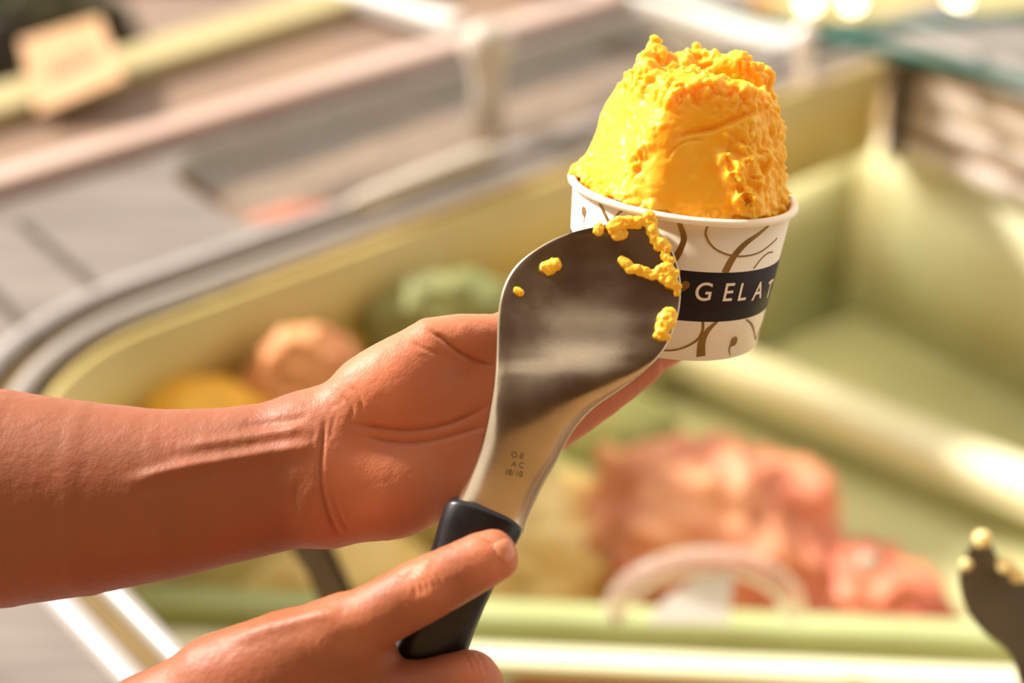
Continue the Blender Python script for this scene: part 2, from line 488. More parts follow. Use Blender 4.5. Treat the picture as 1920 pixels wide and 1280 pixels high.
def arc(cx, cy, r, a0, a1, n=10):
    return [(cx+r*math.cos(math.radians(a0+(a1-a0)*k/n)), cy+r*math.sin(math.radians(a0+(a1-a0)*k/n))) for k in range(n+1)]
def rrect(a0, a1, b0, b1, r1, r2, r3, r4):       # corners: (a0,b0) (a1,b0) (a1,b1) (a0,b1)
    return (arc(a0+r1, b0+r1, r1, 180, 270) + arc(a1-r2, b0+r2, r2, 270, 360)
            + arc(a1-r3, b1-r3, r3, 0, 90) + arc(a0+r4, b1-r4, r4, 90, 180))
LA0, LA1, LB0, LB1 = -0.187, 0.95, 0.0, 0.82
def opening(off=0.0): return rrect(LA0-off, LA1+off, LB0-off, LB1+off, .2+off, .02+max(off, 0), .02+max(off, 0), .2+off)
def opening2(off=0.0): return rrect(.15-off, .80+off, -.225-off, -.04+off, .07, .03, .03, .05)
OUT = [(-.95, -.262), (.86, -.262), (.86, -.035), (1.10, -.035), (1.10, .95), (-.95, .95)]

# deck sheet with two openings
bm = bmesh.new()
def loop(pts):
    vs_ = [bm.verts.new(W((x, y, ZR))-cl) for x, y in pts]
    return [bm.edges.new((vs_[i], vs_[(i+1) % len(vs_)])) for i in range(len(vs_))]
ed = loop(OUT)+loop(opening(.012))+loop(opening2(0))
bmesh.ops.triangle_fill(bm, use_beauty=True, use_dissolve=False, edges=ed)
me = bpy.data.meshes.new('deck'); bm.to_mesh(me); bm.free(); me.materials.append(M['deck'])
for p in me.polygons:
    if p.normal.z < 0: p.flip()
deck = bpy.data.objects.new('deck', me); COL.objects.link(deck); deck.parent = case
WORLD_LOC['deck'] = cl
so = deck.modifiers.new('solid', 'SOLIDIFY'); so.thickness = .006; so.offset = -1

half = [(math.cos(t)*.0085, math.sin(t)*.007) for t in np.linspace(-.3, math.pi+.3, 9)]
path = lambda o, z: [W((x, y, z)) for x, y in opening(o)]
V, F = sweep(path(.019, ZR+.003), half, closed=True); build('outer_lip', V, F, M['lip'], case)
V, F = sweep(path(.002, ZR-.007), rect(.011, .004), closed=True); build('groove', V, F, M['groove'], case, smooth=False)
V, F = sweep(path(-.013, ZR-.003), [(x*.85, y) for x, y in half], closed=True); build('inner_lip', V, F, M['lip'], case)

# well walls
def wall_strip(pts, z0, z1, name, m, th=.006):
    n = len(pts); V = []; F = []
    for x, y in pts: V += [W((x, y, z0)), W((x, y, z1))]
    for i in range(n-1): F.append((2*i, 2*i+1, 2*i+3, 2*i+2))
    o = build(name, V, F, m, case, smooth=True)
    s = o.modifiers.new('solid', 'SOLIDIFY'); s.thickness = th; s.offset = 0
    return o
op = opening(-.008); n4 = len(op)//4
ZF = .55
far_left = op[3*n4+4:]+op[:2*n4]
ov = opening(-.034)
wall_strip(ov[:n4+n4//2], .782, .892, 'upper_liner', M['goldwall'])
wall_strip(op[2*n4+n4//2:]+[op[0]], .785, .888, 'upper_liner', M['goldwall'])
V, F = sweep([W((LA0+.16, .020, .790)), W((LA1-.03, .020, .790))], rect(.008, .004)); build('lamp_strip', V, F, M['caselamp'], case, smooth=False)
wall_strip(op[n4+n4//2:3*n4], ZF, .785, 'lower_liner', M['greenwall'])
kf = [(LA0+.2+(LA1-LA0-.22)*t, LB0+.008) for t in (0, .55, .56, 1)]
wall_strip(op[3*n4:]+op[:n4]+[kf[1]], ZF, .785, 'lower_liner', M['goldwall'])
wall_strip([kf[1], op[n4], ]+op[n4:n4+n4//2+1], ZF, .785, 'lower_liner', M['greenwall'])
wall_strip(op[n4+n4//2:2*n4+n4//2], .785, .892, 'end_liner', M['endpanel'])
V, F = prism([(x, y) for x, y in opening(-.006)], ZF-.01, ZF, W); build('well_floor', V, F, M['olivegel'], case, smooth=False)
# trough behind the far rim
o2 = opening2(0)
wall_strip(o2+[o2[0]], .78, .898, 'trough_liner', M['groove'])
V, F = prism(o2, .862, .867, W); build('trough_floor', V, F, M['mocha'], case, smooth=False)
# body below
V, F = boxw((-.93, -.25, 0), (1.08, .93, ZF-.012), W); build('cabinet_body', V, F, M['lip'], case, smooth=False)
# far frame rail, right end frame strip
def bar(p0, p1, sec, name, m, par=case, smooth=False, up=np.array([0, 0, 1.])):
    V, F = sweep([p0, p1], sec, up=up); o = build(name, V, F, m, par, smooth=smooth); return o
bevel(bar(W((-.95, -.250, ZR+.006)), W((.86, -.271, ZR+.006)), rect(.016, .01), 'far_rail', M['pinkrail']), .004)
a, b = ab(1460, 92, ZR+.012); a2, b2 = ab(930, -10, ZR+.012)
bevel(bar(W((.835, -.03, ZR+.008)), W((.83, -.62, ZR+.008)), rect(.034, .008), 'end_frame', M['white']), .003)
# right-hand rails on the end wall
for k, (da, z, hw) in enumerate([(.0, .857, .008), (-.004, .826, .008), (-.010, .790, .009)]):
    bevel(bar(W((LA1+da, .03, z)), W((LA1+da, .80, z)), rect(.012, hw), 'end_rail', M['rail']), .004)
bevel(bar(W((LA1-.022, .05, .775)), W((LA1-.022, .05, .895)), rect(.010, .010), 'corner_bracket', M['bracket'], up=np.array([0, 1., 0])), .003)
# ledge inside the right wall
V, F = sweep([W((.66, -.0, .60)), W((.735, .42, .60)), W((.78, .81, .60))], rect(.030, .02)); bevel(build('inner_ledge', V, F, M['cream'], case, smooth=False), .012, 3)
# sloped olive tray between ledge and pans
V, F = sweep([W((.50, .0, .565)), W((.57, .42, .565)), W((.62, .81, .565))], [(-.12, -.012), (.12, .012), (.12, .016), (-.12, -.008)]); build('sloped_tray', V, F, M['olivegel'], case, smooth=False)
# deck seams at the left corner
for k, (q0, q1) in enumerate([((40, 418), (205, 560)), ((-40, 520), (70, 640))]):
    bar(onz(*q0, ZR+.001), onz(*q1, ZR+.001), rect(.0045, .0012), 'deck_seam', M['bracket'])

# pan divider bar across the well
pa = onz(-60, 1128, .70); pb = onz(2150, 1226, .70)
bevel(bar(pa, pb, rect(.013, .018), 'pan_divider', M['divider']), .006, 3)
off = np.array([0, -.034, -.004])
bevel(bar(pa+off, pb+off, rect(.012, .006), 'divider_lip', M['cream']), .004)

# ------------------------------------------------------------------ glass shelf on the right
zs = .945
c0 = onz(1530, 60, zs); d1 = onz(1920, 148, zs); d1 = c0+(d1-c0)/np.linalg.norm(d1-c0)*1.0
d2 = onz(1920, 22, zs); d2 = c0+(d2-c0)/np.linalg.norm(d2-c0)*.8
shelf = empty('glass_shelf', c0, 'clear glass shelf with a teal edge above the silver end rails', 'shelf')
def slab(p, q, r, t): 
    s_ = q+(r-p); V = [p, q, s_, r]; V = [v-np.array([0, 0, t]) for v in V]+V
    return np.array(V), [(3, 2, 1, 0), (4, 5, 6, 7), (0, 1, 5, 4), (1, 2, 6, 5), (2, 3, 7, 6), (3, 0, 4, 7)]
V, F = slab(c0, d1, d2, .006); build('pane', V, F, M['glass'], shelf, smooth=False)
for q in (d1, d2):
    t = (q-c0)/np.linalg.norm(q-c0)
    bar(c0-np.array([0, 0, .003]), q-np.array([0, 0, .003]), rect(.005, .005), 'polished_edge', M['glassedge'], shelf)
kn = c0+np.array([-.012, .0, -.004])
V, F = sweep([kn-np.array([0, 0, .045]), kn-np.array([0, 0, .02]), kn, kn+np.array([0, 0, .012])], circ(.012), scale=[.8, .8, 1.1, .5], up=np.array([0, 1., 0])); build('shelf_bolt', V, F, M['rail'], shelf)
# glass front pane edge running away to the top left of the bolt
g0 = c0+np.array([-.004, .006, 0]); g1 = onz(1270, -4, zs); g1 = g0+(g1-g0)*1.6
pane2 = empty('front_glass', g0, 'upright front glass pane edge behind the gelato cup', 'glass pane')
V, F = slab(g0, g1, g0+np.array([0, 0, -.04]), .0045); build('pane', V, F, M['glass'], pane2, smooth=False)
bar(g0, g1, rect(.003, .005), 'polished_edge', M['glassedge'], pane2)

# ------------------------------------------------------------------ glass lid of the rear trough with its handle and knob post
lid0 = W((.48, -.13, ZR+.004))
lid = empty('trough_lid', lid0, 'clear lid with a long pale handle behind the far rim', 'lid')
V, F = boxw((.16, -.215, ZR+.003), (.79, -.045, ZR+.007), W); build('pane', V, F, M['glass'], lid, smooth=False)
hA = onz(652, 388, ZR+.024); hB = onz(935, 278, ZR+.024)
hp = catmull([hA-np.array([0, 0, .02]), hA, hA+(hB-hA)*.5, hB, hB-np.array([0, 0, .02])], 6)
hp = [hA+(hB-hA)*t for t in np.linspace(0, 1, 13)]
sc = [.45, .85]+[1]*9+[.85, .45]
V, F = sweep(hp, circ(.0095, 12, .009), scale=sc); build('handle', V, F, M['knob'], lid)
kb = onz(915, 235, ZR+.008)
V, F = sweep([kb, kb+np.array([0, 0, .045]), kb+np.array([0, 0, .062]), kb+np.array([0, 0, .08]), kb+np.array([0, 0, .098]), kb+np.array([0, 0, .105])], circ(.02), scale=[.85, .75, .9, 1.25, 1.0, .4], up=np.array([0, 1., 0]))
build('knob_post', V, F, M['knob'], lid)

# ------------------------------------------------------------------ gelato heaps in the well
def heap(name, c, r, m, label, amp=.16, seed=0, freq=3.0, cat='gelato', rot=0, flat=True):
    bm = bmesh.new(); bmesh.ops.create_icosphere(bm, subdivisions=5, radius=1)
    V = np.array([v.co[:] for v in bm.verts]); F = [tuple(v.index for v in f.verts) for f in bm.faces]; bm.free()
    k = 1+amp*fbm(V*freq+seed*3.7, 4, seed)+amp*.5*np.abs(fbm(V*freq*2.2+seed, 3, seed+9))
    V = V*k[:, None]
    if flat: V[:, 2] = np.where(V[:, 2] < -.12, -.12+(V[:, 2]+.12)*.05, V[:, 2])
    ca, sa = math.cos(rot), math.sin(rot)
    V = V*np.array(r); V = np.stack([V[:, 0]*ca-V[:, 1]*sa, V[:, 0]*sa+V[:, 1]*ca, V[:, 2]], 1)
    if flat: V[:, 2] += .12*r[2]
    return tag(build(name, V+np.asarray(c), F, m), label, cat, 'gelato heaps in the display case' if cat == 'gelato' else ('crumbs on the dark spatula' if cat == 'crumb' else None))

pn = empty('gelato_pan', W((.19, .12, ZF)), 'gold toned gelato pan along the far wall behind the forearm', 'pan')
V, F = boxw((-.12, .046, ZF+.001), (.36, .115, .795), W); build('pan_body', V, F, M['pan'], pn, smooth=False)
V, F = sweep([W((x_, y_, .797)) for x_, y_ in rrect(-.12, .36, .046, .115, .02, .02, .02, .02)], circ(.0045, 8), closed=True); build('pan_rim', V, F, M['pan'], pn)
def on_floor(px, py, z=ZF): return onz(px, py, z)
heap('strawberry_gelato', onz(1330, 1080, .575), (.125, .11, .115), M['red'], 'large coral red gelato heap in the middle of the well', .38, 3, 2.8)
heap('strawberry_gelato', onz(1610, 1150, .59), (.075, .06, .042), M['red2'], 'low coral red gelato heap beside the dark spatula', .4, 4, 3.0)
heap('vanilla_gelato', onz(1010, 1060, .575), (.10, .09, .075), M['paleyel'], 'pale yellow gelato heap left of the coral red heap', .35, 5, 2.8)
heap('lime_gelato', onz(1150, 840, .56), (.07, .06, .055), M['greengel'], 'yellow green gelato heap behind the left hand fingers', .2, 6, 2.4)
heap('mango_gelato', onz(380, 800, .802), (.062, .035, .034), M['yellow'], 'bright yellow gelato heap just above the forearm', .2, 7, 2.4)
heap('peach_gelato', onz(585, 760, .802), (.058, .035, .062), M['peach'], 'peach brown gelato heap above the wrist', .2, 8, 2.4)
heap('dull_green_heap', onz(850, 650, .802), (.075, .032, .062), M['greengel'], 'dull green heap standing in for a green reflection left of the spatula blade', .2, 9, 2.2)  # green mound takes the place of a reflection in the well
heap('vanilla_gelato', onz(520, 1085, .64), (.13, .055, .05), M['paleyel'], 'pale yellow gelato heap seen between the two arms', .2, 10, 2.2)
heap('peach_gelato', onz(1330, 1330, .63), (.16, .06, .05), M['peach'], 'peach gelato heap below the pan divider at the bottom edge', .2, 11, 2.4)
heap('vanilla_gelato', onz(1720, 1345, .63), (.12, .06, .05), M['paleyel'], 'pale yellow gelato heap at the bottom right corner', .2, 12, 2.4)
heap('mocha_gelato', W((.46, -.13, .79)), (.34, .10, .082), M['mocha'], 'grey brown gelato filling the trough behind the far rim', .14, 13, 3.2, rot=math.atan2(E1[1], E1[0]))
heap('berry_gelato', onz(490, 437, .867), (.075, .022, .014), M['red2'], 'small reddish gelato mound at the left end of the rear trough', .2, 14, 2.6, rot=math.atan2(E1[1], E1[0]))

# ------------------------------------------------------------------ arched clear handle and white card in front of the red heap
ac = atd(1320, 1150, 1.22)
arch = [ac+np.array([math.cos(t)*.066, 0, math.sin(t)*.050]) for t in np.linspace(0, math.pi, 25)]
V, F = sweep(arch, circ(.010, 10, .010), up=np.array([0, 1., 0])); 
tag(build('plastic_hoop', V, F, M['plastic']), 'pale clear plastic hoop standing in front of the coral red heap', 'hoop')
cc = atd(1300, 1112, 1.19)
Tc = lambda v: cc+np.array([v[0]+v[1]*.15, v[1]*.7+v[2]*.7, v[1]*.7-v[2]*.7])
V, F = prism([(-.032, -.022), (.028, -.022), (.028, .018), (.0, .012), (-.020, -.004)], -.001, .001, Tc)
tag(build('name_card', V, F, M['white'], smooth=False), 'small white card under the clear plastic hoop', 'card')
fo = atd(1632, 1040, 1.3)
heap('foil_scrap', fo+np.array([0, 0, -.012]), (.008, .006, .011), M['knob'], 'small shiny foil scrap right of the coral red heap', .5, 21, 2.2, cat='foil')

# ------------------------------------------------------------------ other spatulas lying in the case
def plate(poly_px, D, th, name, m, par=None, tilt=(0, 0)):
    pts = [atd(x, y, D+tilt[0]*(x-poly_px[0][0])+tilt[1]*(y-poly_px[0][1])) for x, y in poly_px]
    n = len(pts); bk = cb*-th
    V = pts+[p+bk for p in pts]
    F = [tuple(range(n-1, -1, -1)), tuple(range(n, 2*n))]+[(i, (i+1) % n, n+(i+1) % n, n+i) for i in range(n)]
    return build(name, V, F, m, par, smooth=False)
sp = empty('gelato_spatula', atd(1960, 1300, .86), 'dark gelato spatula with crumbs at the right edge of the photo', 'spatula', 'gelato spatulas')
poly = catmull([(1829, 1016), (1812, 1042), (1801, 1075), (1803, 1110), (1818, 1150), (1846, 1186), (1880, 1212), (1902, 1240), (1925, 1300), (1985, 1300), (2010, 1230), (2030, 1150), (2010, 1090), (1960, 1085), (1915, 1092), (1890, 1075), (1872, 1046), (1852, 1014)], 4, closed=True)
plate([tuple(p) for p in poly[:, :2]], .86, .003, 'blade', M['dark_steel'], sp, (0.00006, -.00004))
V, F = sweep([atd(1955, 1285, .85), atd(1985, 1400, .84), atd(2010, 1520, .83)], circ(.013), scale=[.9, 1, 1]); build('handle', V, F, M['black'], sp)
for k, (x, y, r) in enumerate([(1842, 1010, .0042), (1812, 1058, .003), (1886, 1060, .0045), (1908, 1078, .004)]):
    heap('gelato_crumb', atd(x, y, .853), (r, r, r), M['paleyel'], ['pale crumb on the tip of the dark spatula', 'pale crumb on the left edge of the dark spatula', 'upper pale crumb on the right shoulder of the dark spatula', 'lower pale crumb at the dark spatula beside the photo edge'][k], .3, 30+k, 2, cat='crumb', flat=False)
sp2 = empty('gelato_spatula', atd(640, 1180, 1.0), 'dark spatula handle showing between the two arms', 'spatula', 'gelato spatulas')
poly = [(520, 985), (548, 1035), (575, 1075), (590, 1110), (606, 1150), (628, 1220), (690, 1220), (664, 1140), (640, 1085), (618, 1040), (590, 985)]
plate(poly, 1.0, .006, 'handle', M['dark_steel'], sp2)
poly = [(590, 985), (618, 1040), (640, 1085), (664, 1140), (690, 1220), (700, 1220), (674, 1140), (650, 1085), (628, 1040), (600, 985)]
plate(poly, .999, .008, 'handle_edge', M['black'], sp2)

# ------------------------------------------------------------------ beyond the case
fc = W((.0, -.40, 0))
ctr = empty('front_counter', fc, 'low brown counter beyond the pale far rail', 'counter')
V, F = boxw((-1.2, -.60, .80), (1.0, -.285, .86), W); build('counter_top', V, F, M['brown'], ctr, smooth=False)
V, F = boxw((-1.15, -.58, 0), (.95, -.31, .80), W); build('counter_body', V, F, M['brown'], ctr, smooth=False)
V, F = sweep([onz(-300, 290, .87), onz(900, -75, .87)], rect(.035, .012)); bevel(build('counter_back_rail', V, F, M['olive_bar'], ctr, smooth=False), .006)
m0, m1 = onz(560, -40, .88), onz(850, 48, .88)
tag(build('cross_bar', *sweep([m0, m1], rect(.016, .008)), M['white'], smooth=False), 'pale mint bar lying across the brown counter at the top edge', 'bar')
# price card
cd = empty('price_card', atd(150, 205, 1.74), 'cream price card with a dull printed stripe at the top left', 'card')
q = [(70, 212), (232, 146), (186, 30), (36, 76)]
Dq = [1.70, 1.72, 1.80, 1.78]
pts = [atd(x, y, d) for (x, y), d in zip(q, Dq)]; nn = np.cross(pts[1]-pts[0], pts[3]-pts[0]); nn /= np.linalg.norm(nn)
V = [p-nn*.004 for p in pts]+pts; Fq = [(3, 2, 1, 0), (4, 5, 6, 7), (0, 1, 5, 4), (1, 2, 6, 5), (2, 3, 7, 6), (3, 0, 4, 7)]
build('card', V, Fq, M['card'], cd, smooth=False)
def incard(u, v): return pts[0]*(1-u)*(1-v)+pts[1]*u*(1-v)+pts[2]*u*v+pts[3]*(1-u)*v
V = [incard(*uv)+nn*.001 for uv in ((.22, .36), (.82, .40), (.84, .58), (.25, .54))]
build('printed_stripe', V, [(0, 1, 2, 3)], M['cardprint'], cd, smooth=False)
# dark foliage and a maroon crate beyond the counter
heap('dark_shrub', atd(-10, 20, 2.6)+np.array([0, 0, -.1]), (.22, .15, .17), M['darkgreen'], 'dark green shrub in the top left corner', .3, 41, 3, cat='plant')
V, F = boxw((-.10, -.06, 0), (.10, .06, .06), lambda v: np.array(v)+atd(330, -38, 2.5)); bevel(tag(build('maroon_crate', V, F, M['maroon'], smooth=False), 'maroon crate peeking in at the top left edge', 'crate'), .006)
# amber rear shelf with warm bulbs at the top right
f0, f1 = atd(1470, 34, 2.36), atd(2060, 34, 2.36); zsh = f0[2]
am = empty('rear_shelf', (f0+f1)/2, 'amber coloured shelf beyond the glass at the top right', 'shelf')
bd = np.array([0, .13, -.008])
V, F = sweep([f0+bd, f1+bd], rect(.13, .008)); build('board', V, F, M['olive_bar'], am, smooth=False)
V, F = sweep([f0+np.array([0, .27, .05]), f1+np.array([0, .27, .05])], rect(.006, .08)); build('back_panel', V, F, M['amber'], am, smooth=False)
for xx in (f0, f1):
    V, F = boxw((-.02, .08, 0), (.02, .16, zsh-.016), lambda v, xx=xx: np.array([xx[0]+v[0], xx[1]+v[1], v[2]])); build('shelf_post', V, F, M['amber'], am, smooth=False)
for k, (x, r) in enumerate([(1522, .013), (1603, .012), (1802, .012)]):
    q0 = atd(x, 34, 2.36); q0 = np.array([q0[0], q0[1]+.03, zsh])
    lamp = empty('shelf_lamp', q0, ['leftmost warm bulb above the glass corner', 'middle warm bulb above the glass shelf', 'right warm bulb above the glass shelf'][k], 'lamp', 'warm bulbs on the amber shelf')
    V, F = sweep([q0, q0+np.array([0, 0, .004])], circ(r*.6), up=np.array([0, 1., 0])); build('lamp_socket', V, F, M['rail'], lamp, smooth=False)
    zz_ = np.linspace(-r, r, 9)
    V, F = sweep([q0+np.array([0, 0, z+r+.003]) for z in zz_], circ(r, 12), scale=[max(.12, math.sqrt(max(0, 1-(z/r)**2))) for z in zz_], up=np.array([0, 1., 0]))
    build('bulb', V, F, M['bulb'], lamp)
# ================================================================== the cup
CU = np.array([.115, .935, .34]); CU /= np.linalg.norm(CU)
CFv = np.array([0, 0, 1.0]); CFv = CFv-CU*(CFv@CU); CFv /= np.linalg.norm(CFv)
CRv = np.cross(CU, CFv)
RIMC = P(1280, 358, -110)
HC, RT, RB = 280.0, 214.0, 191.0
CB = RIMC-CU*HC
def rad(h): return RB+(RT-RB)*h/HC
def cone(th, h, off=0.0): return CB+CU*h+(CRv*math.sin(th)+CFv*math.cos(th))*(rad(h)+off)
def cup_hit(px, py):              # pixel -> (angle, height) on the cup wall
    d = np.array([px-960, 640-py, -FPX]); d /= np.linalg.norm(d)
    t = None
    k = (RT-RB)/HC
    o = -CB; ou, du = o@CU, d@CU
    op_, dp_ = o-CU*ou, d-CU*du
    a = dp_@dp_-(k*du)**2; b = 2*(op_@dp_-k*du*(RB+k*ou)); c = op_@op_-(RB+k*ou)**2
    disc = b*b-4*a*c
    t = (-b-math.sqrt(disc))/(2*a) if disc > 0 else -b/(2*a)
    p = d*t-CB; h = p@CU
    return math.atan2(p@CRv, p@CFv), h
cup = empty('gelato_cup', toW(CB), 'white paper gelato cup with gold swirls and black lettered band held in the palm', 'cup')
N = 72
prof = [(RB-14, 10), (RB-10, 4), (RB-3, 0), (RB, 3), (RT-2, HC-6), (RT, HC-4)]
def lathe(prof, closed=False):
    V = []; F = []
    for r, h in prof:
        for i in range(N):
            t = 2*math.pi*i/N; V.append(CB+CU*h+(CRv*math.sin(t)+CFv*math.cos(t))*r)
    m = len(prof); lim = m if closed else m-1
    for j in range(lim):
        for i in range(N):
            a = j*N+i; b = j*N+(i+1) % N; c = ((j+1) % m)*N+(i+1) % N; d = ((j+1) % m)*N+i
            F.append((a, b, c, d))
    return np.array(V), F
V, F = lathe([(RB-16, 12), (RB-9, 1), (RB, 1), (RT, HC-2), (RT-5, HC-2), (RB-6, 14)], closed=True)
build('cup_wall', toW(V), F, M['paper'], cup)
V, F = lathe([(1, 11), (RB-8, 11), (RB-8, 14), (1, 14)], closed=True); build('cup_base', toW(V), F, M['paper'], cup)
V, F = lathe([(RT+3+8.5*math.cos(t), HC+1+7.5*math.sin(t)) for t in np.linspace(0, 2*math.pi, 13)[:-1]], closed=True)
build('rolled_rim', toW(V), F, M['paper'], cup)
hb1 = cup_hit(1360, 511)[1]; hb0 = cup_hit(1380, 600)[1]
V, F = lathe([(rad(hb0)+.3, hb0), (rad(hb0)+1.0, hb0+.3), (rad(hb1)+1.0, hb1-.3), (rad(hb1)+.3, hb1)]); band = build('printed_band', toW(V), F, M['ink'], cup)

def ribbon(pxs, wd, name, m, par, off=.7):
    ha = [np.array([*cup_hit(x, y)]) for x, y in pxs]
    c = catmull(ha, 8); n = len(c)
    ws = np.interp(np.linspace(0, 1, n), np.linspace(0, 1, len(wd)), wd)
    V = []; F = []
    for i in range(n):
        t = c[min(i+1, n-1)]-c[max(i-1, 0)]; r = rad(c[i][1])
        tt = np.array([t[0]*r, t[1]]); tt /= np.linalg.norm(tt)+1e-9; nrm = np.array([-tt[1], tt[0]])
        for s in (-1, 1):
            for o in (.1, off):
                V.append(cone(c[i][0]+s*nrm[0]*ws[i]*.5/r, c[i][1]+s*nrm[1]*ws[i]*.5, o))
    for i in range(n-1):
        b = 4*i; e = b+4
        F += [(b+1, b+3, e+3, e+1), (b, b+1, e+1, e), (b+3, b+2, e+2, e+3)]
    return build(name, toW(np.array(V)), F, m, par, smooth=False)
SW = [([(1273, 415), (1282, 443), (1278, 462), (1266, 484), (1250, 500)], [8, 11, 11, 13, 10]),
      ([(1328, 421), (1323, 436), (1329, 453), (1344, 468), (1368, 478), (1394, 480), (1421, 474), (1440, 462), (1457, 446)], [4, 4, 3, 3, 3, 3, 3]),
      ([(1446, 418), (1424, 437), (1397, 457), (1375, 482), (1359, 511)], [4, 8, 12, 14, 15]),
      ([(1413, 503), (1428, 484), (1440, 474), (1449, 472)], [3, 3, 3]),
      ([(1318, 601), (1317, 620), (1307, 637), (1288, 649), (1266, 656), (1240, 657)], [5, 5, 4, 3, 3]),
      ([(1346, 601), (1327, 620), (1316, 641), (1314, 668)], [5, 10, 15, 18]),
      ([(1399, 599), (1410, 610), (1416, 637)], [3, 5, 3]), ([(1416, 637), (1424, 618), (1430, 602)], [3, 3, 3]),
      ([(1378, 634), (1371, 645), (1367, 656), (1369, 666)], [9, 5, 3, 2]),
      ([(1121, 372), (1132, 396), (1144, 422), (1150, 445)], [6, 7, 7, 5]), ([(1174, 388), (1160, 400), (1149, 412)], [5, 4, 3]),
      ([(1097, 404), (1095, 418), (1098, 430)], [2, 2, 2])]
for pxs, wd in SW: ribbon(pxs, wd, 'gold_swirl', M['gold'], cup)
def dot(x, y, ra, rb, name, m, par):
    th, h = cup_hit(x, y); r = rad(h); V = [cone(th, h, 1.2)]+[cone(th+ra*math.cos(t)/r, h+rb*math.sin(t), 1.0) for t in np.linspace(0, 2*math.pi, 15)[:-1]]
    return build(name, toW(np.array(V)), [(0, 1+i, 1+(i+1) % 14) for i in range(14)], m, par)
dot(1376, 640, 9, 10, 'gold_dot', M['gold'], cup); dot(1095, 396, 9, 10, 'gold_dot', M['gold'], cup)
# small gold heart on the band
th0, h0 = cup_hit(1276, 536); hv = []
for t in np.linspace(0, 2*math.pi, 25)[:-1]:
    x = 16*math.sin(t)**3; y = 13*math.cos(t)-5*math.cos(2*t)-2*math.cos(3*t)-math.cos(4*t)
    hv.append(cone(th0+x*1.05/rad(h0), h0+y*1.0, 1.8))
build('gold_heart', toW(np.array([cone(th0, h0, 1.9)]+hv)), [(0, 1+(i+1) % 24, 1+i) for i in range(24)], M['gold'], cup)
# letters wrapped on the band
dg = bpy.context.evaluated_depsgraph_get()
for ch, x, y in [('G', 1319, 546), ('E', 1366, 547), ('L', 1393, 546), ('A', 1421, 544), ('T', 1441, 541), ('O', None, None)]:
    cu_ = bpy.data.curves.new('letter', 'FONT'); cu_.body = ch; cu_.size = 52; cu_.align_x = 'CENTER'; cu_.resolution_u = 6; cu_.offset = 0.5
    to = bpy.data.objects.new('tmp_letter', cu_); COL.objects.link(to)
    bpy.context.view_layer.update()
    tm = bpy.data.meshes.new_from_object(to.evaluated_get(bpy.context.evaluated_depsgraph_get()))
    tv = np.array([v.co[:] for v in tm.vertices]); tf = [tuple(p.vertices) for p in tm.polygons]
    bpy.data.objects.remove(to); bpy.data.curves.remove(cu_); bpy.data.meshes.remove(tm)
    if x: th, h = cup_hit(x, y)
    else: th, h = th+math.radians(17), h
    tv[:, 1] -= (tv[:, 1].max()+tv[:, 1].min())/2; tv[:, 0] -= (tv[:, 0].max()+tv[:, 0].min())/2
    r = rad(h)
    V = [cone(th+(a*.95)/r, h+b, 1.9) for a, b, _ in tv]
    build('letter', toW(np.array(V)), tf, M['letter'], cup, smooth=False)

# ================================================================== the gelato scoop on the cup
def cyl(th, h, r): return RIMC+CU*h+(CRv*math.sin(th)+CFv*math.cos(th))*r
lo = RIMC+np.array([-260, -110, -250]); hi = RIMC+np.array([270, 330, 260])
G = Field(lo, hi, 3.2)
sl = (slice(None),)*3; X, Y, Z = G.pts(sl)
x = X-RIMC[0]; y = Y-RIMC[1]; z = Z-RIMC[2]
hh = x*CU[0]+y*CU[1]+z*CU[2]
aa = x*CRv[0]+y*CRv[1]+z*CRv[2]; bb = x*CFv[0]+y*CFv[1]+z*CFv[2]
rr = np.sqrt(aa*aa+bb*bb); th = np.arctan2(aa, bb)
R = 214-.30*hh-(8*np.exp(-((hh-75)/45)**2)-9*np.exp(-(hh/26)**2))*np.clip(-np.sin(th)*1.3, 0, 1)-.0022*np.maximum(hh-120, 0)**2*np.clip(-np.sin(th)*1.3, 0, 1)-12*np.exp(-((hh-150)/70)**2)*np.cos(th-.3)
R = np.where(hh < 6, np.minimum(R, 199+hh*.5), R)
def smax(a, b, k):
    h = np.maximum(k-np.abs(a-b), 0)/k; return np.maximum(a, b)+h*h*k*.25
d = (rr-R)*.95
top = 232-.10*aa+10*np.sin(th*2+.6)
d = smax(d, hh-top, 30)
d = smax(d, -hh-40, 6)
# flat spatula-pressed facets
def facet(d, thn, tilt, px_, k=10):
    n = (CRv*math.sin(thn)+CFv*math.cos(thn))*math.cos(tilt)+CU*math.sin(tilt)
    p0 = px_-RIMC
    return smax(d, (x-p0[0])*n[0]+(y-p0[1])*n[1]+(z-p0[2])*n[2], k)
d = facet(d, math.radians(-64), math.radians(24), cyl(math.radians(-64), 110, 150), 5)
d = facet(d, math.radians(6), math.radians(21), cyl(math.radians(6), 110, 154), 6)
d = facet(d, math.radians(62), math.radians(17), cyl(math.radians(62), 110, 162), 8)
G.d = d.astype(np.float32)
C_ = lambda px, py, wv: P(px, py, wv)
I3 = np.eye(3)
G.chain([(C_(1212, 215, -45), 46, 44), (C_(1218, 150, -55), 36, 36), (C_(1224, 112, -65), 24, 24), (C_(1229, 84, -72), 13, 13), (C_(1229, 66, -76), 7, 7)], 10)
G.chain([(C_(1262, 190, -20), 30, 28), (C_(1212, 178, -20), 28, 24), (C_(1188, 150, -60), 20, 22)], 8)
G.ell(C_(1238, 182, 20), (20, 26, 22), I3, 6)
G.chain([(C_(1290, 140, -90), 40, 40), (C_(1312, 112, -110), 26, 28), (C_(1308, 95, -120), 14, 14)], 14)
G.chain([(C_(1340, 125, -90), 30, 34), (C_(1385, 128, -80), 32, 34), (C_(1412, 145, -80), 26, 30)], 12)
